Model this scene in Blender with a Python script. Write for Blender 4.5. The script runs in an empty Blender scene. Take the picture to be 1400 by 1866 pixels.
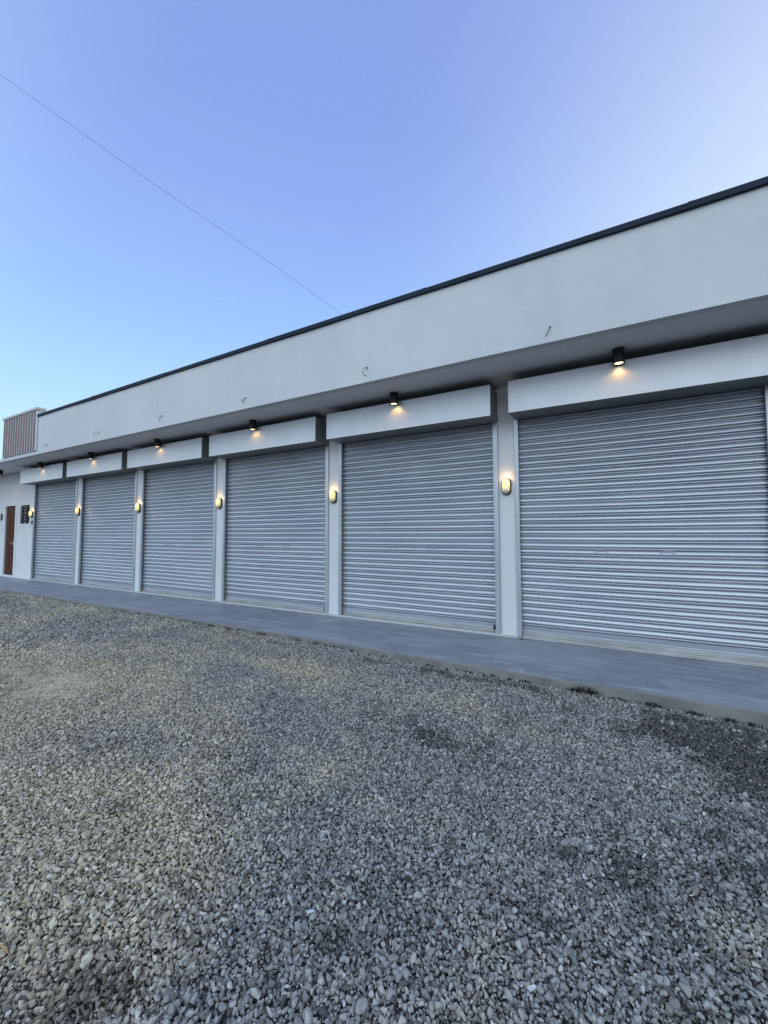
import bpy, bmesh, math, random
import numpy as np
from mathutils import Vector, Matrix
R = math.radians
random.seed(7)
scene = bpy.context.scene
COL = scene.collection

# ------------------------------------------------------------------ camera
CAM = Vector((0.0, -5.099, 1.25)); YAW, PIT, ROL, FPX = 0.5147, 0.0542, -0.0024, 740.92
fw = Vector((-math.sin(YAW) * math.cos(PIT), math.cos(YAW) * math.cos(PIT), math.sin(PIT)))
rt = Vector((math.cos(YAW), math.sin(YAW), 0)); up = rt.cross(fw)
r2 = rt * math.cos(ROL) + up * math.sin(ROL); u2 = up * math.cos(ROL) - rt * math.sin(ROL)
cd = bpy.data.cameras.new('camera'); cam = bpy.data.objects.new('camera', cd); COL.objects.link(cam)
cam.matrix_world = Matrix(((r2.x, u2.x, -fw.x, CAM.x), (r2.y, u2.y, -fw.y, CAM.y), (r2.z, u2.z, -fw.z, CAM.z), (0, 0, 0, 1)))
cd.sensor_fit = 'HORIZONTAL'; cd.sensor_width = 36; cd.lens = 36 * FPX / 1400; cd.clip_start = .05; cd.clip_end = 2000
scene.camera = cam

# ------------------------------------------------------------------ world
FILL_EL, FILL_AZ = R(14), R(205)            # weak low fill added behind the camera
w = bpy.data.worlds.new('World'); scene.world = w; w.use_nodes = True
nt = w.node_tree; nt.nodes.clear()
def N(t, **k):
    n = nt.nodes.new(t)
    for a, b in k.items(): setattr(n, a, b)
    return n
out = N('ShaderNodeOutputWorld'); bg = N('ShaderNodeBackground'); bg2 = N('ShaderNodeBackground'); addw = N('ShaderNodeAddShader')
sky = N('ShaderNodeTexSky', sky_type='NISHITA'); sky.sun_disc = False; sky.sun_elevation = R(3); sky.sun_rotation = R(60); sky.air_density = 1.2
bg2.inputs['Strength'].default_value = .05; nt.links.new(sky.outputs[0], bg2.inputs[0])
tc = N('ShaderNodeTexCoord'); nrm = N('ShaderNodeVectorMath', operation='NORMALIZE'); nt.links.new(tc.outputs['Generated'], nrm.inputs[0])
sep = N('ShaderNodeSeparateXYZ'); nt.links.new(nrm.outputs[0], sep.inputs[0])
ramp = N('ShaderNodeValToRGB'); nt.links.new(sep.outputs['Z'], ramp.inputs[0])
def lin(c): return tuple(((v / 255) / 12.92 if v / 255 <= .04045 else ((v / 255 + .055) / 1.055) ** 2.4) for v in c) + (1,)
cr = ramp.color_ramp; cr.interpolation = 'B_SPLINE'
stops = [(0.0, (216, 241, 253)), (.14, (196, 236, 255)), (.28, (172, 218, 255)), (.42, (155, 196, 253)), (.56, (146, 180, 248)), (.72, (135, 161, 231)), (1.0, (130, 154, 222))]
cr.elements[0].position = 0; cr.elements[0].color = lin(stops[0][1]); cr.elements[1].position = 1; cr.elements[1].color = lin(stops[-1][1])
for p, c in stops[1:-1]:
    e = cr.elements.new(p); e.color = lin(c)
BR = Vector((.56, .80, .17)).normalized()      # the pale side of the sky, beyond the roof on the right
dot = N('ShaderNodeVectorMath', operation='DOT_PRODUCT'); nt.links.new(nrm.outputs[0], dot.inputs[0]); dot.inputs[1].default_value = BR
mr = N('ShaderNodeMapRange'); nt.links.new(dot.outputs['Value'], mr.inputs[0])
mr.inputs[1].default_value = .38; mr.inputs[2].default_value = 1.0; mr.inputs[3].default_value = 0; mr.inputs[4].default_value = 1
pw = N('ShaderNodeMath', operation='POWER'); nt.links.new(mr.outputs[0], pw.inputs[0]); pw.inputs[1].default_value = 2.2
mixw = N('ShaderNodeMix', data_type='RGBA'); nt.links.new(pw.outputs[0], mixw.inputs[0]); nt.links.new(ramp.outputs[0], mixw.inputs[6])
mixw.inputs[7].default_value = lin((230, 246, 255))
# bright blue-white sky behind the photographer, unseen, added to lift facade light
dot2 = N('ShaderNodeVectorMath', operation='DOT_PRODUCT'); nt.links.new(nrm.outputs[0], dot2.inputs[0]); dot2.inputs[1].default_value = Vector((-.25, -.92, .28)).normalized()
mr2 = N('ShaderNodeMapRange', interpolation_type='SMOOTHSTEP'); nt.links.new(dot2.outputs['Value'], mr2.inputs[0])
mr2.inputs[1].default_value = 0; mr2.inputs[2].default_value = .95; mr2.inputs[3].default_value = 0; mr2.inputs[4].default_value = .9
mixb = N('ShaderNodeMix', data_type='RGBA'); nt.links.new(mr2.outputs[0], mixb.inputs[0]); nt.links.new(mixw.outputs[2], mixb.inputs[6])
mixb.inputs[7].default_value = (.80, 1.04, 1.36, 1)
nt.links.new(mixb.outputs[2], bg.inputs[0]); bg.inputs['Strength'].default_value = 1.0
nt.links.new(bg.outputs[0], addw.inputs[0]); nt.links.new(bg2.outputs[0], addw.inputs[1]); nt.links.new(addw.outputs[0], out.inputs[0])
sl = bpy.data.lights.new('soft_fill', 'SUN'); sl.energy = .5; sl.angle = R(60); sl.color = (1, .97, .93)  # broad fill lamp added for modelling; the sun itself is behind the building
so = bpy.data.objects.new('soft_fill', sl); COL.objects.link(so)
so.rotation_euler = Vector((.35, -.75, .5)).to_track_quat('Z', 'Y').to_euler()
scene.view_settings.view_transform = 'Standard'; scene.view_settings.look = 'None'; scene.view_settings.exposure = 0; scene.view_settings.gamma = 1
scene.render.engine = 'CYCLES'; scene.cycles.use_denoising = True; scene.cycles.max_bounces = 6; scene.cycles.diffuse_bounces = 4
scene.cycles.sample_clamp_indirect = 4; scene.cycles.caustics_reflective = False; scene.cycles.caustics_refractive = False

# ------------------------------------------------------------------ materials
class Mat:
    def __init__(s, name, col, rough=.6, metal=0, spec=.5):
        s.m = bpy.data.materials.new(name); s.m.use_nodes = True; s.t = s.m.node_tree; s.b = s.t.nodes['Principled BSDF']
        s.b.inputs['Base Color'].default_value = (*col, 1); s.b.inputs['Roughness'].default_value = rough
        s.b.inputs['Metallic'].default_value = metal; s.b.inputs['Specular IOR Level'].default_value = spec; s.col = col
    def n(s, t, **k):
        x = s.t.nodes.new(t)
        for a, b in k.items(): setattr(x, a, b)
        return x
    def l(s, a, b): s.t.links.new(a, b)
    def coord(s, sc=(1, 1, 1)):
        g = s.n('ShaderNodeNewGeometry'); m = s.n('ShaderNodeMapping'); s.l(g.outputs['Position'], m.inputs[0]); m.inputs['Scale'].default_value = sc
        return m.outputs[0]
    def noise(s, scale, detail=4, sc=(1, 1, 1), rough=.55):
        x = s.n('ShaderNodeTexNoise'); x.inputs['Scale'].default_value = scale; x.inputs['Detail'].default_value = detail; x.inputs['Roughness'].default_value = rough
        s.l(s.coord(sc), x.inputs['Vector']); return x.outputs[0]
    def rng(s, v, a, b, lo, hi):
        x = s.n('ShaderNodeMapRange'); s.l(v, x.inputs[0])
        for i, q in enumerate((a, b, lo, hi)): x.inputs[i + 1].default_value = q
        return x.outputs[0]
    def mix(s, f, a, b, mode='MIX'):
        x = s.n('ShaderNodeMix', data_type='RGBA', blend_type=mode)
        for i, q in ((0, f), (6, a), (7, b)):
            if hasattr(q, 'is_linked'): s.l(q, x.inputs[i])
            elif i == 0: x.inputs[0].default_value = q
            else: x.inputs[i].default_value = (*q, 1)
        return x.outputs[2]
    def base(s, v): s.l(v, s.b.inputs['Base Color'])
    def bump(s, v, st, dist=.01):
        x = s.n('ShaderNodeBump'); x.inputs['Strength'].default_value = st; x.inputs['Distance'].default_value = dist
        s.l(v, x.inputs['Height']); s.l(x.outputs[0], s.b.inputs['Normal'])
    def mott(s, scale, lo, hi, sc=(1, 1, 1), detail=5):
        v = s.rng(s.noise(scale, detail, sc), .3, .7, 0, 1)
        s.base(s.mix(v, tuple(c * lo for c in s.col), tuple(min(1, c * hi) for c in s.col))); return s

def paint(name, col, dirt=True, rough=.75):
    m = Mat(name, col, rough, 0, .3)
    big = m.rng(m.noise(.8, 5), .3, .7, 0, 1)
    c = m.mix(big, tuple(c * .93 for c in col), tuple(min(1, c * 1.03) for c in col))
    st = m.rng(m.noise(6, 5, (1, 1, .12)), .5, .8, 0, .22)
    if dirt:
        c = m.mix(st, c, tuple(c * .74 for c in col))
        c = m.mix(m.rng(m.noise(2.2, 7, (1, 1, 1), .7), .48, .72, 0, .5), c, tuple(q * .86 for q in col))
    m.base(c)
    m.bump(m.noise(26, 8, (1, 1, 1), .65), .22, .004)
    return m.m
M = {}
M['wall'] = paint('white_wall_paint', (.80, .80, .79))
M['fascia'] = paint('white_fascia_paint', (.74, .745, .74))
M['soffit'] = paint('soffit_paint', (.86, .87, .87), False)
M['trim'] = paint('white_trim', (.80, .80, .76), False, .5)
M['sill'] = paint('cream_sill', (.58, .58, .55), True, .6)
M['housing'] = None
h = Mat('white_sheet_metal', (.74, .75, .77), .38, .35, .5)
h.mott(2.5, .94, 1.03, (1, 1, .3)); h.bump(h.noise(2.2, 2, (1, 1, 2)), .35, .01); M['housing'] = h.m
h = Mat('shaded_white_sheet', (.22, .235, .235), .5, .2); h.mott(3, .85, 1.1); M['housing_side'] = h.m  # white sheet darkened: shade on box sides and underside put into the colour
g = Mat('galvanised_slats', (.60, .63, .66), .34, .5)
gv = g.rng(g.noise(2, 4, (.4, 1, 1.5)), .3, .7, 0, 1)
gs = g.rng(g.noise(9, 2, (.5, 1, .6)), .66, .8, 0, .15)
c = g.mix(gv, (.49, .52, .57), (.58, .61, .65)); g.base(g.mix(gs, c, (.36, .38, .40)))
g.l(g.rng(g.noise(3, 3, (.4, 1, .8)), .3, .7, .30, .42), g.b.inputs['Roughness'])
g.bump(g.noise(4, 2, (.5, 1, 1)), .12, .008); M['slats'] = g.m
g = Mat('galvanised_rail', (.56, .59, .62), .42, .6); g.mott(7, .82, 1.06, (1, 1, .2)); g.bump(g.noise(9, 3, (1, 1, .3)), .15, .006); M['rail'] = g.m
g = Mat('aluminium_bottom_bar', (.55, .55, .52), .45, .55); g.mott(9, .78, 1.08, (.4, 1, 1)); M['bar'] = g.m
M['lip'] = Mat('bright_folded_lip', (.90, .90, .90), .35, .1).m
M['coping'] = Mat('slate_blue_flashing', (.016, .028, .046), .7, 0, .25).mott(3, .8, 1.3, (.6, 1, 1)).m
M['black'] = Mat('black_powder_coat', (.012, .012, .013), .45).m
M['dark'] = Mat('dark_interior', (.02, .02, .022), .8).m
M['brass'] = Mat('steel_handle', (.6, .6, .58), .3, .9).m
d = Mat('red_brown_wood', (.13, .036, .014), .6, 0, .2)
v = d.rng(d.noise(7, 6, (3, 3, .18)), .3, .7, 0, 1); d.base(d.mix(v, (.03, .007, .003), (.12, .030, .010))); M['wood'] = d.m
M['batten'] = Mat('brown_batten', (.20, .105, .10), .6).mott(5, .8, 1.15, (1, 1, .2)).m
M['glass'] = Mat('louvre_glass', (.012, .013, .014), .25, 0, .25).m
M['cable'] = Mat('cable_sheath', (.03, .033, .04), .6).m
M['scrap'] = Mat('white_plastic_scrap', (.78, .78, .76), .5).m
M['stick'] = Mat('pale_dry_stick', (.42, .36, .25), .8).m
M['stickp'] = Mat('tan_husk', (.42, .27, .13), .7).m
s = Mat('concrete_slab', (.27, .29, .32), .5, 0, .5)
a = s.rng(s.noise(1.1, 6, (1, 1, 1), .6), .32, .68, 0, 1)
c = s.mix(a, (.235, .255, .295), (.315, .335, .375))
st = s.rng(s.noise(4.5, 7, (.32, 2.6, 1), .68), .50, .66, 0, .9); c = s.mix(st, c, (.47, .49, .52))
dk = s.rng(s.noise(3.1, 7, (.8, 1.4, 1), .7), .52, .7, 0, .7); c = s.mix(dk, c, (.19, .20, .225))
# paler hand-trowelled patches with crisp borders
vo = s.n('ShaderNodeTexVoronoi', feature='F1'); vo.inputs['Scale'].default_value = .75
dst = s.n('ShaderNodeVectorMath', operation='MULTIPLY_ADD'); nn = s.n('ShaderNodeTexNoise'); nn.inputs['Scale'].default_value = 1.4; s.l(s.coord(), nn.inputs['Vector'])
s.l(nn.outputs['Color'], dst.inputs[0]); dst.inputs[1].default_value = (.9, .9, 0); s.l(s.coord((1, 1.3, 0)), dst.inputs[2]); s.l(dst.outputs[0], vo.inputs['Vector'])
sx = s.n('ShaderNodeSeparateColor'); s.l(vo.outputs['Color'], sx.inputs[0])
c = s.mix(s.rng(sx.outputs[0], .55, .60, 0, .38), c, (.40, .42, .455))
s.base(c); s.l(s.rng(s.noise(2, 4), .3, .7, .42, .7), s.b.inputs['Roughness']); s.bump(s.noise(22, 8, (.6, 1.4, 1), .7), .3, .006); M['slab'] = s.m
s = Mat('raw_concrete_edge', (.25, .24, .215), .9, 0, .2); s.mott(5, .68, 1.15); s.bump(s.noise(45, 8), .6, .01); M['edge'] = s.m
s = Mat('pavement_ochre_edge', (.30, .29, .26), .9); s.mott(7, .8, 1.1, (.4, 1, 1)); M['edgetop'] = s.m
s = Mat('weed_leaf', (.022, .027, .022), .8); s.mott(30, .6, 1.5); M['weed'] = s.m
s = Mat('plain_render', (.5, .5, .48), .8); s.mott(1, .9, 1.05); M['plain'] = s.m

def stonecols(m, rnd, dust, wet):
    """grey river-run gravel; dust = tan fines lying on it, wet = dark oily or damp stain"""
    def rp(pts):
        g1 = m.n('ShaderNodeValToRGB'); m.l(rnd, g1.inputs[0]); e = g1.color_ramp
        e.elements[0].position = 0; e.elements[0].color = (*pts[0][1], 1); e.elements[1].position = 1; e.elements[1].color = (*pts[-1][1], 1)
        for p, cc in pts[1:-1]: k = e.elements.new(p); k.color = (*cc, 1)
        return g1
    g1 = rp([(0, (.10, .098, .092)), (.15, (.215, .212, .195)), (.4, (.35, .343, .31)), (.7, (.445, .434, .385)), (.88, (.52, .50, .44)), (.97, (.62, .60, .53)), (1, (.80, .78, .72))])
    g2 = rp([(0, (.24, .205, .145)), (.2, (.47, .405, .28)), (.6, (.71, .62, .44)), (.88, (.82, .73, .53)), (1, (.88, .84, .70))])
    c = m.mix(dust, g1.outputs[0], g2.outputs[0])
    return m.mix(wet, c, m.mix(1.0, c, (.34, .335, .34), 'MULTIPLY'))
st = Mat('gravel_stone', (.2, .2, .2), .8, 0, .3)
def at(m, nm, ty='INSTANCER'):
    x = m.n('ShaderNodeAttribute', attribute_type=ty); x.attribute_name = nm; return x.outputs['Fac']
c = stonecols(st, at(st, 'rnd'), at(st, 'dust'), at(st, 'wet'))
tcn = st.n('ShaderNodeTexCoord'); nz = st.n('ShaderNodeTexNoise'); nz.inputs['Scale'].default_value = 1.6; nz.inputs['Detail'].default_value = 5
st.l(tcn.outputs['Object'], nz.inputs['Vector'])
c = st.mix(st.rng(nz.outputs[0], .3, .7, 0, 1), st.mix(1.0, c, (.78, .78, .80), 'MULTIPLY'), c); st.base(c)
st.bump(st.noise(420, 4), .5, .002); M['stone'] = st.m
gr = Mat('gravel_bed', (.1, .1, .1), .95, 0, .1)
fine = gr.n('ShaderNodeTexVoronoi'); fine.inputs['Scale'].default_value = 85; gr.l(gr.coord(), fine.inputs['Vector'])
fc = gr.n('ShaderNodeSeparateColor'); gr.l(fine.outputs['Color'], fc.inputs[0])
c = stonecols(gr, gr.rng(fc.outputs[0], 0, 1, 0, .95), at(gr, 'dust', 'GEOMETRY'), at(gr, 'wet', 'GEOMETRY'))
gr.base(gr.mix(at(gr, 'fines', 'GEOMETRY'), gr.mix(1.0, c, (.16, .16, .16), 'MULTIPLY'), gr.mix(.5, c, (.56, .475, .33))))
gr.bump(fine.outputs['Distance'], -1.0, .012); M['bed'] = gr.m
def emis(name, col, strength):
    m = Mat(name, col, .3); m.b.inputs['Emission Color'].default_value = (*col, 1); m.b.inputs['Emission Strength'].default_value = strength; return m
M['led'] = emis('lit_led_lens', (1, .80, .42), 3.0).m
# frosted glass of the wall lamp, its bulb sits in the upper half
lg = Mat('lit_frosted_glass', (.62, .56, .46), .25); lg.b.inputs['Emission Color'].default_value = (1, .78, .24, 1)
tcn = lg.n('ShaderNodeTexCoord'); sp = lg.n('ShaderNodeSeparateXYZ'); lg.l(tcn.outputs['Object'], sp.inputs[0])
lg.l(lg.rng(sp.outputs['Z'], -.07, .03, .02, 1.25), lg.b.inputs['Emission Strength']); M['lamp_lit'] = lg.m
M['lamp_off'] = Mat('unlit_frosted_glass', (.7, .7, .66), .3).m

# ------------------------------------------------------------------ helpers
class MB:
    def __init__(s): s.v = []; s.f = []; s.mi = []; s.sm = []
    def add(s, vs, fs, mi=0, smooth=False):
        o = len(s.v); s.v += [tuple(v) for v in vs]
        for f in fs: s.f.append(tuple(i + o for i in f)); s.mi.append(mi); s.sm.append(smooth)
    def box(s, x0, x1, y0, y1, z0, z1, mi=0):
        vs = [(x, y, z) for x in (x0, x1) for y in (y0, y1) for z in (z0, z1)]
        s.add(vs, [(0, 1, 3, 2), (4, 6, 7, 5), (0, 4, 5, 1), (2, 3, 7, 6), (0, 2, 6, 4), (1, 5, 7, 3)], mi)
    def rings(s, rings, mi=0, cap=True, smooth=True):
        n = len(rings[0]); vs = [p for r in rings for p in r]; fs = []
        for i in range(len(rings) - 1):
            for j in range(n): fs.append((i * n + j, i * n + (j + 1) % n, (i + 1) * n + (j + 1) % n, (i + 1) * n + j))
        s.add(vs, fs, mi, smooth)
        if cap: s.add(rings[0], [tuple(range(n))[::-1]], mi); s.add(rings[-1], [tuple(range(n))], mi)
    def tube(s, pts, r, n=6, mi=0):
        rings = []; pts = [Vector(p) for p in pts]
        for i, p in enumerate(pts):
            t = (pts[min(i + 1, len(pts) - 1)] - pts[max(i - 1, 0)]).normalized()
            a = t.orthogonal().normalized() if i == 0 else (a - t * a.dot(t)).normalized()
            b = t.cross(a); rr = r[i] if isinstance(r, (list, tuple)) else r
            rings.append([tuple(p + (a * math.cos(k * 2 * math.pi / n) + b * math.sin(k * 2 * math.pi / n)) * rr) for k in range(n)])
        s.rings(rings, mi)
    def prism_x(s, prof, x0, x1, mi=0, closed=False, smooth=False, seg=1):
        n = len(prof); vs = []
        for k in range(seg + 1):
            x = x0 + (x1 - x0) * k / seg; vs += [(x, y, z) for y, z in prof]
        fs = [(k * n + j, k * n + (j + 1) % n, (k + 1) * n + (j + 1) % n, (k + 1) * n + j) for k in range(seg) for j in range(n if closed else n - 1)]
        s.add(vs, fs, mi, smooth)
    def build(s, name, mat, parent=None, bevel=0, loc=None):
        me = bpy.data.meshes.new(name); me.from_pydata(s.v, [], s.f)
        for m in (mat if isinstance(mat, (list, tuple)) else [mat]): me.materials.append(m)
        me.polygons.foreach_set('material_index', s.mi); me.polygons.foreach_set('use_smooth', s.sm)
        bm = bmesh.new(); bm.from_mesh(me)
        if bevel or any(s.sm): bmesh.ops.remove_doubles(bm, verts=bm.verts, dist=1e-5)
        bmesh.ops.recalc_face_normals(bm, faces=bm.faces)
        if bevel:
            ed = [e for e in bm.edges if len(e.link_faces) == 2 and e.calc_face_angle(0) > .6]
            bmesh.ops.bevel(bm, geom=ed, offset=bevel, segments=2, affect='EDGES', profile=.5)
        bm.to_mesh(me); bm.free()
        o = bpy.data.objects.new(name, me); COL.objects.link(o)
        if loc: o.location = loc
        if parent: o.parent = parent
        return o
def tag(o, label=None, cat=None, group=None, kind=None):
    if label: o['label'] = label
    if cat: o['category'] = cat
    if group: o['group'] = group
    if kind: o['kind'] = kind
    return o
def empty(name, loc=(0, 0, 0)):
    o = bpy.data.objects.new(name, None); o.empty_display_size = .1; o.location = loc; COL.objects.link(o); return o
def B(name, mat, parent, *boxes, bevel=.004):
    m = MB()
    for b in boxes: m.box(*b)
    return m.build(name, mat, parent, bevel)
def inv(px, py, Y=None, Z=None):          # pixel ray met with a world plane, used once to survey positions
    v = fw * FPX + r2 * (px - 700) - u2 * (py - 933)
    t = (Y - CAM.y) / v.y if Y is not None else (Z - CAM.z) / v.z
    return CAM + v * t

P = 2.635; X6 = -.99; SW0 = 2.325
def X0(k): return X6 + P * (k - 6)
def swk(k): return 2.275 if k == 6 else SW0
FY = -.945; XL = -26.0; XR = X0(8) - .05
GX0 = X0(1) - .05

# ------------------------------------------------------------------ setting: ground, pavement, gravel
rng = np.random.default_rng(3)
def vnoise(x, y, sc, seed):
    r = np.random.default_rng(seed); G = r.random((256, 256)); u = x / sc + 1000.3; v = y / sc + 1000.7
    i = np.floor(u).astype(int); j = np.floor(v).astype(int); a = u - i; b = v - j; a = a * a * (3 - 2 * a); b = b * b * (3 - 2 * b)
    g = lambda p, q: G[p % 256, q % 256]
    return (g(i, j) * (1 - a) + g(i + 1, j) * a) * (1 - b) + (g(i, j + 1) * (1 - a) + g(i + 1, j + 1) * a) * b
def gz(x, y):
    base = np.interp(x, [-14, -7.6, -2.2, 1, 5], [-.018, -.024, -.052, -.074, -.085])
    z = base + (vnoise(x, y, 1.3, 1) - .5) * .035 + (vnoise(x, y, .45, 2) - .5) * .018
    return z
def blobs(x, y, L):
    s = np.zeros_like(x)
    for bx, by, rx, ry, a in L: s = s + a * np.exp(-((x - bx) / rx) ** 2 - ((y - by) / ry) ** 2)
    return s
def pix(px, py): q = inv(px, py, Z=-.08); return q.x, q.y
def dustf(x, y):
    L = [(*pix(40, 1245), 1.3, .55, 1.1), (*pix(250, 1250), .9, .4, .45), (*pix(150, 1120), 2.4, .35, .3), (*pix(480, 1215), .8, .2, .5), (*pix(40, 1560), .5, .4, 1.1), (*pix(180, 1500), .5, .35, .8), (*pix(100, 1750), .35, .25, .4), (*pix(330, 1330), .6, .3, .35), (*pix(60, 1380), .8, .3, .35), (*pix(620, 1430), .5, .35, .35), (*pix(950, 1330), .7, .22, .12), (*pix(700, 1260), 1.2, .2, .12), (*pix(1100, 1380), .5, .2, .22), (*pix(0, 1130), 3, .4, .25), (*pix(-400, 1250), 3, 1.2, .7)]
    b = blobs(x, y, L); n = vnoise(x, y, .5, 5) * .5 + vnoise(x, y, .17, 6) * .3 + vnoise(x, y, .07, 7) * .2
    left = np.interp(x + y * .5, [-9, -5.5, -3.4, -2.4, -1.0], [.38, .34, .26, .10, .0])
    return np.clip(b * 1.15 + left + (n - .62) * 1.5, 0, 1)
def finesf(x, y):          # packed fines that bury the stones
    L = [(*pix(70, 1245), 1.1, .36, 1.5), (*pix(-300, 1230), 2.5, .6, .9), (*pix(620, 1430), .35, .2, .35), (*pix(790, 1340), .3, .1, .5), (*pix(250, 1130), 1.5, .18, .4)]
    n = vnoise(x, y, .35, 15) * .5 + vnoise(x, y, .1, 16) * .5
    return np.clip(blobs(x, y, L) * (.5 + n) + (n - .8) * 1.2, 0, 1)
def wetf(x, y):
    L = [(1.1, -3.5, 1.4, 1.7, .85), (*pix(1320, 1360), .42, .38, 1.2), (*pix(1180, 1330), .35, .2, .55), (*pix(780, 1345), .3, .14, .8), (*pix(1380, 1440), .25, .3, .6), (*pix(1040, 1560), .07, .06, 1.0), (*pix(1010, 1700), .12, .12, .5), (*pix(620, 1700), .15, .1, .4),
         (*pix(210, 1480), .10, .07, .8), (*pix(640, 1620), .1, .06, .4), (*pix(1380, 1600), .3, .3, .35), (*pix(420, 1160), .9, .12, .5), (*pix(190, 1800), .12, .12, .6), (*pix(20, 1830), .2, .15, .5), (*pix(1000, 1265), 1.6, .09, .8), (*pix(600, 1195), 1.8, .09, .5)]
    b = blobs(x, y, L); n = vnoise(x, y, .3, 9) * .5 + vnoise(x, y, .1, 10) * .5
    return np.clip(b * (.45 + n) + (n - .68) * 1.6, 0, .95)
xs = np.concatenate([[-600, -200, -80, -45, -30], np.arange(-22, 6.01, .12), [9, 15, 30, 80, 250, 600]])
ys = np.concatenate([[-600, -200, -80, -30, -18, -12, -9], np.arange(-7, -1.0, .12), [0, 6, 16, 40, 120, 300, 600]])
GXX, GYY = np.meshgrid(xs, ys); fx, fy = GXX.ravel(), GYY.ravel(); fz = gz(fx, fy) - .012
fz = np.where(fy > -1.1, -.16, fz)
nx = len(xs); me = bpy.data.meshes.new('ground')
me.from_pydata(np.stack([fx, fy, fz], 1).tolist(), [], [(j * nx + i, j * nx + i + 1, (j + 1) * nx + i + 1, (j + 1) * nx + i) for j in range(len(ys) - 1) for i in range(nx - 1)])
for nm, fn in (('dust', dustf), ('wet', wetf), ('fines', finesf)):
    a = me.attributes.new(nm, 'FLOAT', 'POINT'); a.data.foreach_set('value', fn(fx, fy).astype(np.float32))
me.materials.append(M['bed']); me.polygons.foreach_set('use_smooth', [True] * len(me.polygons))
ground = bpy.data.objects.new('ground', me); COL.objects.link(ground); tag(ground, kind='structure')

# gravel: points on a jittered grid, each carries one stone
def grid_pts(x0, x1, y0, y1, st):
    gx, gy = np.meshgrid(np.arange(x0, x1, st), np.arange(y0, y1, st)); gx = gx.astype(float); gy = gy.astype(float)
    gx[1::2] += st / 2; gx += (rng.random(gx.shape) - .5) * st * .95; gy += (rng.random(gy.shape) - .5) * st * .95
    return gx.ravel(), gy.ravel()
SL = -1.24
def slx(x): return np.interp(x, [-8, -3, 1, 6], [-1.236, -1.246, -1.285, -1.30])
sets = []
def layer(x0, x1, y0, y1, st, rmin, rmax, keep=1.0, lift=0., skew=2.2):
    x, y = grid_pts(x0, x1, y0, y1, st); m = rng.random(len(x)) < keep; x, y = x[m], y[m]
    m = ~((x < -2.0) & (y < CAM.y + .12 * (-x) * 1.0 - 1.0) | (y > slx(x) - .014)); x, y = x[m], y[m]
    r = rmin + (rmax - rmin) * rng.random(len(x)) ** skew; sets.append((x, y, r, np.full(len(x), lift)))
layer(-5.5, 2.6, -5.9, SL, .0110, .0040, .0092)
layer(-3.4, 2.6, -5.9, -2.1, .0090, .0024, .0044, .35, -.001)
layer(-5.5, 2.6, -5.9, SL, .020, .0070, .0120, .55, .004)
layer(-5.5, 2.6, -5.9, SL, .075, .010, .0175, .34, .005, 2.2)
layer(-17, -5.5, -5.9, SL, .022, .009, .018)
layer(-17, -5.5, -5.9, SL, .07, .014, .024, .5, .004)
px_, py_, pr, pl = [np.concatenate(a) for a in zip(*sets)]
dz = dustf(px_, py_); wz = wetf(px_, py_); fz_ = finesf(px_, py_)
wz = np.where(rng.random(len(px_)) < wz * .95, .55 + .4 * wz, wz * .25)
m = (rng.random(len(px_)) > np.clip((fz_ - .25) * 1.1, 0, .62)); px_, py_, pr, pl, dz, wz, fz_ = [a[m] for a in (px_, py_, pr, pl, dz, wz, fz_)]
pr = pr * (1 - .3 * fz_); n = len(px_)
pz = gz(px_, py_) - .007 + pl + (rng.random(n) - .5) * .013 - .004 * fz_
sx_ = rng.uniform(-13, 2.2, 130); sy_ = slx(sx_) + .01 + rng.exponential(.13, 130); ok = sy_ < -.08; sx_, sy_ = sx_[ok], sy_[ok]; ns = len(sx_); sr = rng.uniform(.003, .0085, ns)
px_, py_, pr, pz = np.concatenate([px_, sx_]), np.concatenate([py_, sy_]), np.concatenate([pr, sr]), np.concatenate([pz, sr * .5]); n += ns      # strays kicked onto the slab
dz, wz = np.concatenate([dz, np.full(ns, .3)]), np.concatenate([wz, np.zeros(ns)])
gm = bpy.data.meshes.new('gravel'); gm.vertices.add(n); gm.vertices.foreach_set('co', np.stack([px_, py_, pz], 1).astype(np.float32).ravel())
def fat(nm, v, ty='FLOAT'):
    a = gm.attributes.new(nm, ty, 'POINT'); a.data.foreach_set('vector' if ty == 'FLOAT_VECTOR' else 'value', v)
fat('dust', np.clip(dz + (rng.random(n) - .5) * .6 * np.minimum(1, dz * 3), 0, 1).astype(np.float32)); fat('wet', wz.astype(np.float32)); fat('rnd', (rng.random(n) * np.interp(pr, [.008, .014], [1, .9])).astype(np.float32))
fat('vari', rng.integers(0, 10, n).astype(np.int32), 'INT')
fat('rot', np.stack([rng.normal(0, .65, n), rng.normal(0, .65, n), rng.random(n) * 6.283], 1).astype(np.float32).ravel(), 'FLOAT_VECTOR')
fat('scl', np.stack([pr * (1.08 + .5 * rng.random(n)), pr * (.8 + .35 * rng.random(n)), pr * (.65 + .4 * rng.random(n))], 1).astype(np.float32).ravel(), 'FLOAT_VECTOR')
go = bpy.data.objects.new('gravel', gm); COL.objects.link(go)
tag(go, 'loose grey crushed gravel with tan dusty patches covering the forecourt', 'gravel', kind='stuff')
ng = bpy.data.node_groups.new('gravel_scatter', 'GeometryNodeTree')
ng.interface.new_socket('Geometry', in_out='INPUT', socket_type='NodeSocketGeometry'); ng.interface.new_socket('Geometry', in_out='OUTPUT', socket_type='NodeSocketGeometry')
def G(t, **k):
    x = ng.nodes.new(t)
    for a, b in k.items(): setattr(x, a, b)
    return x
gi, gout = G('NodeGroupInput'), G('NodeGroupOutput'); join = G('GeometryNodeGeometryToInstance')
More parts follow.
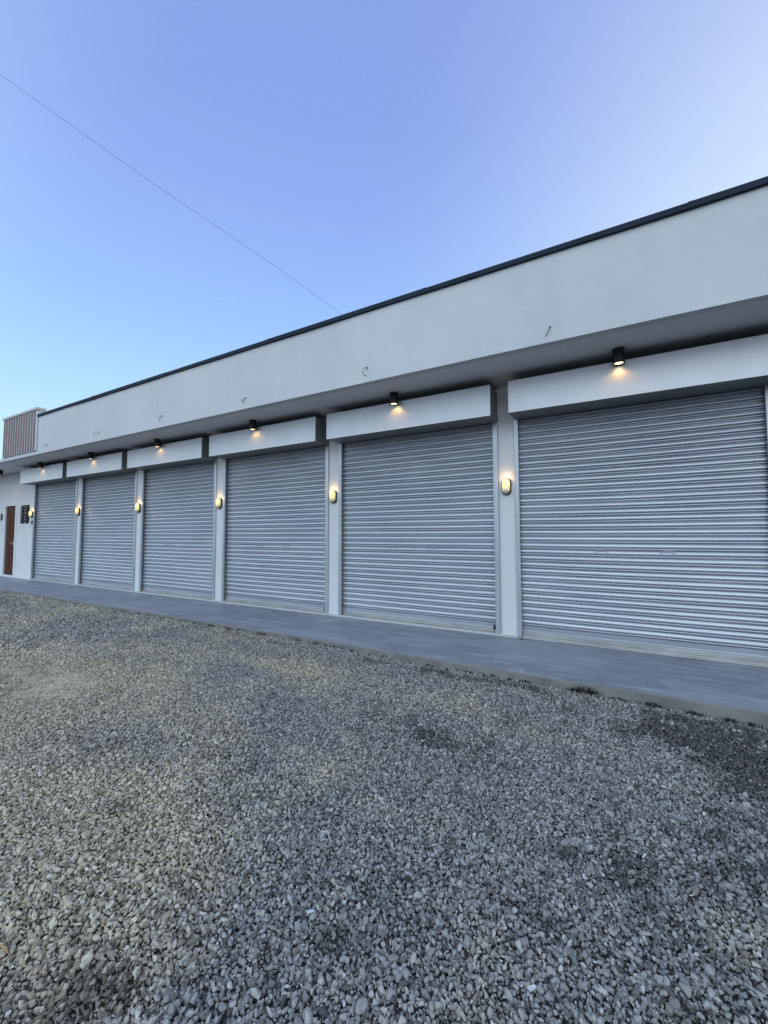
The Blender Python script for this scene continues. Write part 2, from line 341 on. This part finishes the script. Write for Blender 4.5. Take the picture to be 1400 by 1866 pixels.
for k in range(10):
    ico = G('GeometryNodeMeshIcoSphere'); ico.inputs['Radius'].default_value = 1; ico.inputs['Subdivisions'].default_value = 4 if k % 2 else 3
    pos = G('GeometryNodeInputPosition'); nz = G('ShaderNodeTexNoise'); nz.inputs['Scale'].default_value = .75; nz.inputs['Detail'].default_value = 1.5
    ofs = G('ShaderNodeVectorMath', operation='ADD'); ng.links.new(pos.outputs[0], ofs.inputs[0]); ofs.inputs[1].default_value = (k * 7.3, k * 3.1, 2 + k)
    ng.links.new(ofs.outputs[0], nz.inputs['Vector'])
    sub = G('ShaderNodeVectorMath', operation='SUBTRACT'); ng.links.new(nz.outputs['Color'], sub.inputs[0]); sub.inputs[1].default_value = (.5, .5, .5)
    mul = G('ShaderNodeVectorMath', operation='SCALE'); ng.links.new(sub.outputs[0], mul.inputs[0]); mul.inputs['Scale'].default_value = 1.5
    sp = G('GeometryNodeSetPosition'); ng.links.new(ico.outputs[0], sp.inputs['Geometry']); ng.links.new(mul.outputs[0], sp.inputs['Offset'])
    # facets: snap the surface towards a few cutting planes
    last = sp
    rr = random.Random(k)
    for q in range(9):
        nv = Vector((rr.gauss(0, 1), rr.gauss(0, 1), rr.gauss(0, 1))).normalized(); dcut = rr.uniform(.50, .80)
        p2 = G('GeometryNodeInputPosition'); dt = G('ShaderNodeVectorMath', operation='DOT_PRODUCT'); ng.links.new(p2.outputs[0], dt.inputs[0]); dt.inputs[1].default_value = nv
        sb = G('ShaderNodeMath', operation='SUBTRACT'); ng.links.new(dt.outputs['Value'], sb.inputs[0]); sb.inputs[1].default_value = dcut
        mx = G('ShaderNodeMath', operation='MAXIMUM'); ng.links.new(sb.outputs[0], mx.inputs[0]); mx.inputs[1].default_value = 0
        mu = G('ShaderNodeMath', operation='MULTIPLY'); ng.links.new(mx.outputs[0], mu.inputs[0]); mu.inputs[1].default_value = -.9
        sc = G('ShaderNodeVectorMath', operation='SCALE'); sc.inputs[0].default_value = nv; ng.links.new(mu.outputs[0], sc.inputs['Scale'])
        s2 = G('GeometryNodeSetPosition'); ng.links.new(last.outputs[0], s2.inputs['Geometry']); ng.links.new(sc.outputs[0], s2.inputs['Offset']); last = s2
    ss = G('GeometryNodeSetShadeSmooth'); ss.inputs['Shade Smooth'].default_value = False; ng.links.new(last.outputs[0], ss.inputs['Geometry'])
    sm = G('GeometryNodeSetMaterial'); sm.inputs['Material'].default_value = M['stone']; ng.links.new(ss.outputs[0], sm.inputs['Geometry']); ng.links.new(sm.outputs[0], join.inputs[0])
iop = G('GeometryNodeInstanceOnPoints'); ng.links.new(gi.outputs[0], iop.inputs['Points']); ng.links.new(join.outputs[0], iop.inputs['Instance']); iop.inputs['Pick Instance'].default_value = True
for nm, ty, so_ in (('vari', 'INT', 'Instance Index'), ('rot', 'FLOAT_VECTOR', 'Rotation'), ('scl', 'FLOAT_VECTOR', 'Scale')):
    na = G('GeometryNodeInputNamedAttribute', data_type=ty); na.inputs['Name'].default_value = nm
    ng.links.new(na.outputs['Attribute'], iop.inputs[so_])
ng.links.new(iop.outputs[0], gout.inputs[0])
md = go.modifiers.new('scatter', 'NODES'); md.node_group = ng

# concrete walkway
pv = MB()
pv.box(XL, XR + .6, -1.10, .4, -.14, 0.0, 0)
nseg = 260; rgx = np.linspace(XL, XR + .6, nseg + 1); rj = random.Random(5); rows = [[], [], [], []]; wob = 0
for x in rgx:
    wob = wob * .8 + rj.gauss(0, .0035); chip = rj.uniform(.006, .02) if rj.random() < .07 else 0; e = slx(x)
    rows[0].append((x, -1.10, -.0005)); rows[1].append((x, e + .035 + wob * 1.5 + chip, -.001))
    rows[2].append((x, e + wob + chip, -.005 - chip * .5)); rows[3].append((x, e - .012 + wob * .6, -.15))
n1 = nseg + 1; allv = rows[0] + rows[1] + rows[2] + rows[3]
for q, mi in ((0, 0), (1, 2), (2, 1)): pv.add(allv, [(q * n1 + i, q * n1 + i + 1, (q + 1) * n1 + i + 1, (q + 1) * n1 + i) for i in range(nseg)], mi)
tag(pv.build('pavement', [M['slab'], M['edge'], M['edgetop']]), kind='structure')

# ------------------------------------------------------------------ building
bld = empty('shop_building'); tag(bld, 'long white single-storey shop row with six closed roller shutters and a deep canopy', 'building')
DX0, DX1, DZ0, DZ1 = -16.12, -15.41, .06, 2.12; WX0, WX1, WZ0, WZ1 = -15.09, -14.47, 1.57, 2.11; ZC = 3.125
B('wall', M['wall'], bld, (XL, DX0, 0, .2, 0, ZC), (DX1, WX0, 0, .2, 0, ZC), (DX0, DX1, 0, .2, DZ1, ZC), (DX0, DX1, .0, .2, .0, DZ0),
  (WX0, WX1, 0, .2, 0, WZ0), (WX0, WX1, 0, .2, WZ1, ZC), (WX1, GX0, 0, .2, 0, ZC), bevel=0)
for k in range(2, 9):
    B('pillar', M['wall'], bld, (X0(k - 1) + swk(k - 1) + .06, X0(k) - .05, 0, .25, .0, ZC), bevel=.006)
B('lintel', M['wall'], bld, *[(X0(k) - .05, X0(k) + swk(k) + .06, .06, .25, 2.76, ZC) for k in range(1, 8)], bevel=0)
B('rear_wall', M['plain'], bld, (XL, XR, 9, 9.2, -.1, 3.2), (XR - .2, XR - .002, .25, 9, -.1, ZC), (XL, XL + .2, .2, 9, -.1, ZC), bevel=0)
B('back_room', M['dark'], bld, (XL + .3, XR - .3, .45, .5, 0, 3.1), bevel=0)
B('roof', M['plain'], bld, (XL, XR, .05, 9.4, ZC + .002, 3.30), bevel=0)
CZ = ZC - .012
B('canopy', M['soffit'], bld, (XL, XR + .15, FY + .10, .048, ZC, 3.22), bevel=0)
XF = -11.54
fs = MB()     # parapet fascia: front sheet with a faint wave so that it is not optically flat
NXF, NZF = 140, 8; z0f, z1f = 3.110, 3.986
vv = []
for i in range(NXF + 1):
    for j in range(NZF + 1):
        x = XF + (XR + .15 - XF) * i / NXF; z = z0f + (z1f - z0f) * j / NZF
        vv.append((x, FY + .004 * math.sin(x * 2.3 + z * 1.7) * math.sin(x * .9 + 1) * (1 if 0 < j else .3), z))
fs.add(vv, [(i * (NZF + 1) + j, i * (NZF + 1) + j + 1, (i + 1) * (NZF + 1) + j + 1, (i + 1) * (NZF + 1) + j) for i in range(NXF) for j in range(NZF)], 0, True)
fs.box(XF, XR + .15, FY + .008, FY + .098, z0f, z1f)
fs.build('fascia', M['fascia'], bld)
B('canopy_edge', M['fascia'], bld, (XL, XF - .002, FY, FY + .098, 3.108, 3.19), bevel=.004)
cb = MB(); cw = 2.44; x = XF - .02; i = 0
while x < XR + .15:
    x2 = min(x + cw, XR + .17); e = .002 * (i % 2)
    cb.box(x, x2 + .02, FY - .03 - e, FY + .13, 3.988, 4.040 + e); x = x2 + 1e-4 if x2 < XR + .16 else 99; i += 1
    if i % 1 == 0 and x < 90: cb.box(x - .02, x + .02, FY - .033, FY + .132, 3.987, 4.043)
cb.build('coping', M['coping'], bld, .002)
# white sill running under the shutters
B('sill', M['sill'], bld, (GX0 - .02, X0(6) - .052, -.022, .18, .0005, .030), (X0(7) - .25, XR, -.022, .18, .0005, .030), bevel=.004)
B('skirting', M['trim'], bld, (XL, DX0 - .09, -.015, -.001, .001, .06), (DX1 + .09, GX0 - .022, -.015, -.001, .001, .06), bevel=.003)
# cladding panel on the canopy edge, taller than the parapet
cp = MB(); PX0, PX1, PZ0, PZ1 = -13.47, -11.57, 3.195, 4.20
cp.box(PX0, PX1, FY - .02, FY + .12, PZ0, PZ1, 0)
nb = 13; per = (PX1 - PX0 - .06) / nb
for i in range(nb):
    a = PX0 + .045 + i * per; cp.box(a, a + per * .52, FY - .032, FY - .018, PZ0 + .005, PZ1 - .045, 1)
cp.box(PX0 - .02, PX1 + .03, FY - .045, FY + .14, PZ1 - .04, PZ1 + .015, 0)
cp.build('cladding_panel', [M['fascia'], M['batten']], bld, .002)
# door and window of the end room
dr = B('door', M['wood'], bld, (DX0 + .03, DX1 - .03, .014, .054, DZ0 + .01, DZ1 - .03), (DX0 + .12, DX0 + .32, .007, .0145, .25, 1.0), (DX0 + .39, DX1 - .12, .007, .0145, .25, 1.0), (DX0 + .12, DX0 + .32, .007, .0145, 1.15, 1.98), (DX0 + .39, DX1 - .12, .007, .0145, 1.15, 1.98), bevel=.004)
hb = MB(); hb.tube([(DX1 - .10, .013, 1.0), (DX1 - .10, -.03, 1.0), (DX1 - .20, -.035, 1.0)], .010, 8); hb.box(DX1 - .125, DX1 - .075, .004, .0135, .93, 1.07); hb.build('handle', M['brass'], dr)
B('door_frame', M['trim'], bld, (DX0 - .09, DX0 + .004, -.018, .13, .001, DZ1 + .09), (DX1 - .004, DX1 + .09, -.018, .13, .001, DZ1 + .09), (DX0 + .005, DX1 - .005, -.018, .13, DZ1 - .004, DZ1 + .089), bevel=.004)
wn = B('window', M['trim'], bld, (WX0 - .06, WX0 + .003, -.012, .12, WZ0 - .06, WZ1 + .06), (WX1 - .003, WX1 + .06, -.012, .12, WZ0 - .06, WZ1 + .06), (WX0 + .004, WX1 - .004, -.012, .12, WZ1 - .003, WZ1 + .059), (WX0 + .004, WX1 - .004, -.012, .12, WZ0 - .059, WZ0 + .003), bevel=.003)
lv = MB()
for i in range(6):
    z = WZ0 + .045 + i * .088; c, s_ = math.cos(R(38)), math.sin(R(38))
    for (ya, za), (yb, zb) in [((-.045, -.045), (.045, .045))]:
        y0, z0, y1, z1 =   .048 + ya, z + za, .048 + yb, z + zb; t = .004
        lv.add([(x, y, zz) for x in (WX0 + .006, WX1 - .006) for y, zz in ((y0, z0), (y0 - t, z0 + t), (y1 - t, z1 + t), (y1, z1))], [(0, 1, 2, 3), (4, 7, 6, 5), (0, 4, 5, 1), (1, 5, 6, 2), (2, 6, 7, 3), (3, 7, 4, 0)])
lv.build('louvre_glass', M['glass'], wn)
for x in (WX0 + .006, WX0 + .27):      # toothed carriers that hold the glass blades
    fr = MB(); fr.box(x + .01, x + .02, .03, .115, WZ0 + .004, WZ1 - .004)
    for i in range(6):
        z = WZ0 + .045 + i * .088; fr.box(x, x + .032, -.004, .08, z - .028, z + .014)
    fr.build('louvre_carrier', M['rail'], wn)

# ---- roller shutters
def make_shutter(k):
    SW = swk(k); rs = random.Random(40 + k); p1, p2, p3 = [rs.uniform(0, 6.28) for _ in range(3)]; kick = [rs.gauss(0, .0009) for _ in range(60)]; ph = [rs.uniform(0, 6.28) for _ in range(60)]
    PITCH = .0765; H = 2.745; z = .152; prof = []; yb = .052
    prof += [(yb - .002, .052), (yb - .006, .083), (yb - .012, .086), (yb - .011, .092), (yb - .003, .095), (yb - .008, .140), (yb + .004, .148)]
    while z < H:
        # small convex lip, crease, large convex face
        seq = [(-.016, 0), (-.016, .0050), (.004, .0060), (.0085, .0083), (.0097, .0125), (.0084, .0172), (.0035, .0222), (-.016, .0230), (-.016, .0282), (.010, .0292), (.0150, .0313), (.0172, .0353), (.0172, .041), (.0158, .048), (.0130, .0555), (.009, .0625), (.003, .069), (-.016, .0745)]
        prof += [(yb - a, z + b) for a, b in seq]; z += PITCH
    cu = MB(); cu.prism_x(prof, -.028, SW + .028, smooth=True, seg=20)
    for q, (x, y, zz) in enumerate(cu.v):         # slats that are slightly bowed and knocked
        i = int(max(0, (zz - .1517) / PITCH)); e = math.sin(math.pi * (x + .03) / (SW + .06))
        dy = e * (.0022 * math.sin(1.9 * x + p1 + .8 * zz) + .0014 * math.sin(4.7 * x + p2 - 1.3 * zz) + kick[i] + .0007 * math.sin(3.1 * x + ph[i]))
        dz_ = e * (-.0028 + .0010 * math.sin(2.2 * x + ph[i]) + .0016 * math.sin(1.1 * x + p3)) + kick[i] * .4
        cu.v[q] = (x, y + dy, zz + dz_ * min(1, zz * 3))
    sh = cu.build('roller_shutter', M['slats'], bld)
    for poly in sh.data.polygons: poly.use_smooth = True
    sh.data.set_sharp_from_angle(angle=R(50)) if hasattr(sh.data, 'set_sharp_from_angle') else None
    for a, b, lip in ((-.05, .0, 1), (SW, SW + .06, 0)):
        m = MB(); H2 = 2.74
        zb = .002 if k == 6 else .031; m.box(a, b, -.020, -.016, zb, H2); 
        xo = a if lip else b - .004
        m.box(xo, xo + .004, -.016, .075, zb, H2); m.box(a + .004 * lip, b - .004 * (1 - lip), .069, .073, zb, H2)
        xi = b - .004 if lip else a
        m.box(xi, xi + .004, -.016, .012, zb, H2)
        m.build('guide_rail', M['rail'], sh, .001)
    m = MB(); m.box(.004, SW - .004, .024 if k != 6 else -.012, .064, .034 if k != 6 else .003, .054 if k != 6 else .040)
    if k == 6: m.box(.004, SW - .004, .020, .064, .0405, .054)
    m.box(.004, SW - .004, .036, .048, .054, .075); m.build('bottom_bar', M['bar'], sh, .003)
    for hx in (.86, 1.47):
        m = MB(); zc = 1.052; yy = yb - .0185
        pts = [(hx + .055 * math.cos(t), yy - .012 * math.sin(t) * 1.0 + .004, zc + .016 * math.sin(t)) for t in [math.pi * i / 10 for i in range(11)]]
        m.tube(pts, .0045, 6); m.box(hx - .068, hx - .048, yy - .004, yy + .004, zc - .010, zc + .008); m.box(hx + .048, hx + .068, yy - .004, yy + .004, zc - .010, zc + .008)
        m.build('handle', M['rail'], sh, 0)
    m = MB(); m.box(SW - .035, SW - .012, .005, .035, .075, .115); m.tube([(SW - .024, .0, .06), (SW - .024, .0, .13)], .006, 8); m.build('bolt', M['black'], sh, .002)
    # coil housing
    return sh
def make_housing():
    m = MB(); a, b = -.035, 2.385; z0, z1, yf = 2.652, 3.022, -.344; t = .003
    m.box(a, b, yf, yf + t, z0, z1)                                   # front sheet
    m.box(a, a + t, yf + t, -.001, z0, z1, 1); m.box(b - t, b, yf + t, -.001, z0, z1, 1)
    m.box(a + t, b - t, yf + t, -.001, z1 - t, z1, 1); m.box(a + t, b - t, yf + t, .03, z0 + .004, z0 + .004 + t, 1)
    # folded lips that frame the front
    m.box(a - .002, b + .002, yf - .004, yf - .0005, z0 - .002, z0 + .012, 2); m.box(a - .002, a + .012, yf - .004, yf - .0005, z0 + .0125, z1, 2); m.box(b - .012, b + .002, yf - .004, yf - .0005, z0 + .0125, z1, 2)
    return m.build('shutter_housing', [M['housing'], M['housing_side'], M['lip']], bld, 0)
def copy_part(o, dx, parent):
    c = o.copy(); COL.objects.link(c); c.parent = parent
    if parent == bld: c.location.x = dx
    for ch in list(o.children): copy_part(ch, 0, c)
    return c
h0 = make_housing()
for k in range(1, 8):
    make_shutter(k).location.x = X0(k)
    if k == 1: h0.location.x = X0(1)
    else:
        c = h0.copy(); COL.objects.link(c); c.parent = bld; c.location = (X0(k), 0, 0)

# ------------------------------------------------------------------ lamps
def stadium(wd, ht, y, n=10):
    r = wd / 2; q = ht / 2 - r; pts = []
    for i in range(n + 1): a = math.pi * i / n; pts.append((r * math.cos(a), y, q + r * math.sin(a)))
    for i in range(n + 1): a = math.pi + math.pi * i / n; pts.append((r * math.cos(a), y, -q + r * math.sin(a)))
    return pts
def make_bulkhead(lit=True):
    e = empty('wall_lamp')
    m = MB(); m.rings([stadium(.113, .210, 0), stadium(.113, .210, -.022), stadium(.105, .202, -.028)]); m.build('lamp_base', M['black'], e)
    m = MB(); m.rings([stadium(.090, .182, -.024), stadium(.090, .182, -.040), stadium(.088, .180, -.056), stadium(.074, .160, -.068), stadium(.045, .12, -.075), stadium(.015, .08, -.077)]); m.build('diffuser', M['lamp_lit' if lit else 'lamp_off'], e)
    if lit:
        l = bpy.data.lights.new('lamp_light', 'POINT'); l.energy = .42; l.color = (1, .60, .26); l.shadow_soft_size = .02
        o = bpy.data.objects.new('lamp_light', l); COL.objects.link(o); o.parent = e; o.location = (0, -.062, .108)
    return e
def dup(root, loc, label):
    r = root.copy(); COL.objects.link(r); r.location = loc; r['label'] = label
    for ch in list(root.children):
        c = ch.copy(); COL.objects.link(c); c.parent = r
    return r
LG = 'oval bulkhead lamps on the shop front'
lampinfo = [(1, 'tiny lit oval wall lamp between the louvred window and the farthest shutter'),
            (2, 'lit oval wall lamp on the farthest pillar, between the two smallest-looking shutters'),
            (3, 'lit oval wall lamp on the pillar between the second and third shutters from the door'),
            (4, 'lit oval wall lamp on the third pillar from the right, between middle shutters'),
            (5, 'lit oval wall lamp on the second pillar from the right'),
            (6, 'largest-looking lit oval wall lamp with black base, on the nearest pillar at right')]
proto = None
for k, lb in lampinfo:
    loc = (X0(k) - .15, -.001, 1.83)
    if proto is None: proto = make_bulkhead(); proto.location = loc; tag(proto, lb, 'wall lamp', LG)
    else: dup(proto, loc, lb)
u = make_bulkhead(False); u.location = (-16.42, -.001, 1.80); tag(u, 'black oval wall lamp left of the wooden door at the photo edge', 'wall lamp', LG)
def make_spot():
    e = empty('ceiling_spotlight'); rings = []
    def ring(r, z, n=28): return [(r * math.cos(2 * math.pi * i / n), r * math.sin(2 * math.pi * i / n), z) for i in range(n)]
    m = MB(); m.rings([ring(.050, 0), ring(.056, -.003), ring(.056, -.150), ring(.053, -.154), ring(.046, -.154), ring(.042, -.138)], cap=False)
    m.build('can', M['black'], e)
    m = MB(); m.rings([ring(.043, -.140), ring(.040, -.146), ring(.02, -.149), ring(.002, -.150)], cap=False); m.build('lens', M['led'], e)
    l = bpy.data.lights.new('spot_light', 'SPOT'); l.energy = 1.3; l.color = (1, .50, .12); l.shadow_soft_size = .015; l.spot_size = R(140); l.spot_blend = .5
    o = bpy.data.objects.new('spot_light', l); COL.objects.link(o); o.parent = e; o.location = (0, 0, -.156)
    return e
SG = 'black cylinder spotlights under the canopy'
spi = [(0, 'black spotlight under the canopy above the wooden door, cut by the left edge'),
       (1, 'small black ceiling spotlight above the farthest shutter housing'),
       (2, 'black ceiling spotlight above the second shutter from the door'),
       (3, 'black ceiling spotlight above the third shutter from the door'),
       (4, 'black ceiling spotlight above the third shutter from the right'),
       (5, 'black ceiling spotlight above the second shutter from the right'),
       (6, 'nearest and largest-looking black ceiling spotlight, above the rightmost shutter housing')]
sp0 = None
for k, lb in spi:
    loc = (X0(k) + {0: 1.45, 1: 1.33, 2: 1.22, 6: 1.08}.get(k, 1.13), -.412, ZC - .001)
    if sp0 is None: sp0 = make_spot(); sp0.location = loc; tag(sp0, lb, 'spotlight', SG)
    else: dup(sp0, loc, lb)

# ------------------------------------------------------------------ small things
WG = 'loose sign wires poking out of the fascia'
wires = [((-.486, 3.22), [(0, 0, .03), (.004, -.014, .032), (-.01, -.02, .0), (-.035, -.022, -.045)], 'straight black wire stub sticking from the fascia nearest the right edge'),
         ((-2.592, 3.25), [(.01, 0, .03), (.012, -.02, .035), (-.02, -.03, .02), (-.03, -.03, -.02), (-.012, -.028, -.05), (.012, -.025, -.06)], 'curled wire stub on the fascia above the second spotlight from right'),
         ((-4.723, 3.235), [(.02, 0, .03), (.015, -.02, .02), (-.03, -.03, .0), (-.01, -.03, -.03), (.015, -.03, .01), (.0, -.03, -.035)], 'tangled wire stub on the fascia above the third shutter from right'),
         ((-6.786, 3.268), [(.01, 0, .03), (.005, -.02, .03), (.0, -.03, -.01), (-.005, -.028, -.06)], 'short hanging wire stub on the fascia, fourth from the right'),
         ((-8.914, 3.255), [(.06, 0, .02), (.05, -.03, .03), (.0, -.04, .02), (-.06, -.03, -.01), (-.07, -.03, -.03)], 'long bent wire stub on the fascia, second from the brown cladding panel'),
         ((-11.09, 3.261), [(.04, 0, .0), (.03, -.02, .03), (-.01, -.03, .03), (-.04, -.03, .0), (-.035, -.03, -.03)], 'looped wire stub on the fascia nearest the brown cladding panel')]
for (x, z), pts, lb in wires:
    m = MB(); m.tube([(a * 1.15, b, c * 1.15) for a, b, c in pts], .0035, 6); m.tube([(pts[0][0] * 1.15, .004, pts[0][2] * 1.15), (pts[0][0] * 1.15, -.008, pts[0][2] * 1.15)], .009, 8)
    o = m.build('sign_wire', M['cable'], None, 0, (x, FY - .002, z)); tag(o, lb, 'wire', WG)
m = MB(); m.box(-.03, .03, -.022, 0, -.05, .05); m.box(-.02, .02, -.027, -.0222, -.035, .035)
tag(m.build('switch_box', M['black'], None, .004, (X0(1) - .12, -.001, 1.60)), 'small black switch box below the wall lamp by the window', 'switch box')
# overhead cable
ca = [inv(622, 572, Y=1.6), inv(480, 470, Y=.3), inv(300, 348, Y=-.9), inv(130, 228, Y=-1.9), inv(0, 135, Y=-2.5)]
e0 = ca[0] + (ca[0] - ca[1]) * .35; e1 = ca[-1] + (ca[-1] - ca[-2]) * 3.0
pts = [e0] + ca + [e1]; cv = []
for i in range(1, len(pts) - 2):
    for t in range(8):
        t /= 8; p0, p1, p2, p3 = pts[i - 1], pts[i], pts[i + 1], pts[i + 2]
        cv.append(.5 * ((2 * p1) + (p2 - p0) * t + (2 * p0 - 5 * p1 + 4 * p2 - p3) * t * t + (-p0 + 3 * p1 - 3 * p2 + p3) * t ** 3))
cv = [e0] + cv + [ca[-1], e1]
m = MB(); m.tube(cv, .0024, 6); tag(m.build('overhead_cable', M['cable']), 'thin dark cable crossing the blue sky down to the roof', 'cable')

# litter on the gravel
def gp(px, py): q = inv(px, py, Z=-.07); return q.x, q.y, float(gz(np.array([q.x]), np.array([q.y]))[0]) + .014
for nm, px, py, kind, lb, cat in [('paper_scrap', 1175, 1573, 0, 'thin white scrap standing out on dark gravel at right, two thirds down', 'scrap'),
                               ('plastic_scrap', 971, 1816, 1, 'pointed white plastic chip lying on gravel near the bottom edge', 'scrap'),
                               ('dry_stalk', 798, 1433, 2, 'pale thin stalk lying on gravel in front of the second shutter', 'stalk'),
                               ('dry_stalk', 52, 1712, 2, 'pale stalk lying on tan gravel near the lower left edge', 'stalk'),
                               ('plastic_scrap', 566, 1672, 1, 'small white chip on gravel at bottom centre', 'scrap'),
                               ('leaf_husk', 6, 1740, 3, 'pale tan husk on gravel cut by the left edge', 'husk')]:
    m = MB()
    if kind == 0: m.box(-.003, .003, -.014, .014, 0, .003)
    elif kind == 1: m.add([(-.006, -.014, 0), (.007, -.011, .002), (.003, .013, .004), (-.004, .008, .003), (-.006, -.014, .003), (.007, -.011, .005), (.003, .013, .006), (-.004, .008, .006)], [(3, 2, 1, 0), (4, 5, 6, 7), (0, 1, 5, 4), (1, 2, 6, 5), (2, 3, 7, 6), (3, 0, 4, 7)])
    elif kind == 2: m.tube([(-.045, -.03, .002), (-.01, -.005, .008), (.02, .012, .007), (.05, .035, .003)], [.0012, .0017, .0015, .0008], 5)
    else: m.tube([(-.03, -.006, 0), (-.01, 0, .005), (.012, .004, .006), (.035, .006, .002)], [.0015, .005, .004, .001], 7)
    o = m.build(nm, {0: M['scrap'], 1: M['scrap'], 2: M['stick'], 3: M['stickp']}[kind], None, 0, gp(px, py)); o.rotation_euler.z = rj.uniform(-1, 1); tag(o, lb, cat)

m = MB(); rl = random.Random(2)
for i in range(9):
    a = rl.uniform(0, 6.28); cx_, cy_ = rl.gauss(0, .012), rl.gauss(0, .008); z_ = .002 + rl.random() * .012; q = rl.uniform(.008, .014)
    m.add([(cx_ + q * math.cos(a + t), cy_ + q * .6 * math.sin(a + t), z_ + .004 * math.sin(3 * t + i)) for t in (0, 1.2, 2.4, 3.6, 4.9)], [(0, 1, 2, 3, 4)])
M['moss'] = Mat('olive_leaf', (.16, .16, .05), .8).mott(60, .6, 1.3).m
tag(m.build('leaf_litter', M['moss'], None, 0, (X6 - .01, -.055, .001)), 'tiny olive clump of leaf litter at the foot of the nearest pillar by the rightmost shutter', 'leaf litter')

# weeds rooted along the slab edge
m = MB(); rw = random.Random(11)
tufts = []
for px, h_, nbl in [(1068, .10, 110), (1050, .06, 40), (1190, .055, 60), (1262, .05, 50), (1330, .05, 60), (1370, .045, 50), (960, .045, 35), (900, .04, 35), (930, .03, 20), (700, .03, 15), (640, .035, 18), (578, .05, 22), (478, .06, 22), (440, .07, 26), (415, .05, 22), (385, .06, 22), (355, .05, 18), (300, .06, 22), (270, .05, 18), (250, .06, 20), (1130, .035, 30), (850, .035, 22)]:
    q = inv(px, np.interp(px, [0, 200, 350, 480, 700, 1400], [1077.5, 1107, 1132, 1160, 1195, 1323]), Y=SL - .03); tufts.append((q.x, h_, nbl))
for _ in range(46): tufts.append((rw.uniform(-6.5, 1.6), rw.uniform(.018, .045), rw.randint(8, 30)))
for x, h_, nbl in tufts:
    for i in range(nbl):
        gx_ = rw.gauss(0, 1); bx = x + gx_ * h_ * .8; by = float(slx(bx)) - .015 - abs(rw.gauss(0, .022)); bz = float(gz(np.array([bx]), np.array([by]))[0]) - .005
        a = rw.uniform(0, 6.28); L = h_ * rw.uniform(.25, .9) * math.exp(-.35 * gx_ * gx_); ln = rw.uniform(.2, .8) * L; wd = rw.uniform(.002, .0045); dx, dy = math.cos(a), math.sin(a)
        if by + dy * ln > slx(bx) - .01: dy = -abs(dy)
        p = [Vector((bx, by, bz)), Vector((bx + dx * ln * .35, by + dy * ln * .35, bz + L * .6)), Vector((bx + dx * ln, by + dy * ln, bz + L * .85))]
        sd = Vector((-dy, dx, 0)) * wd
        m.add([p[0] - sd, p[0] + sd, p[1] + sd, p[1] - sd, p[2]], [(0, 1, 2, 3), (3, 2, 4)])
tag(m.build('weeds', M['weed']), 'small dark weeds growing along the foot of the concrete walkway', 'weeds', kind='stuff')
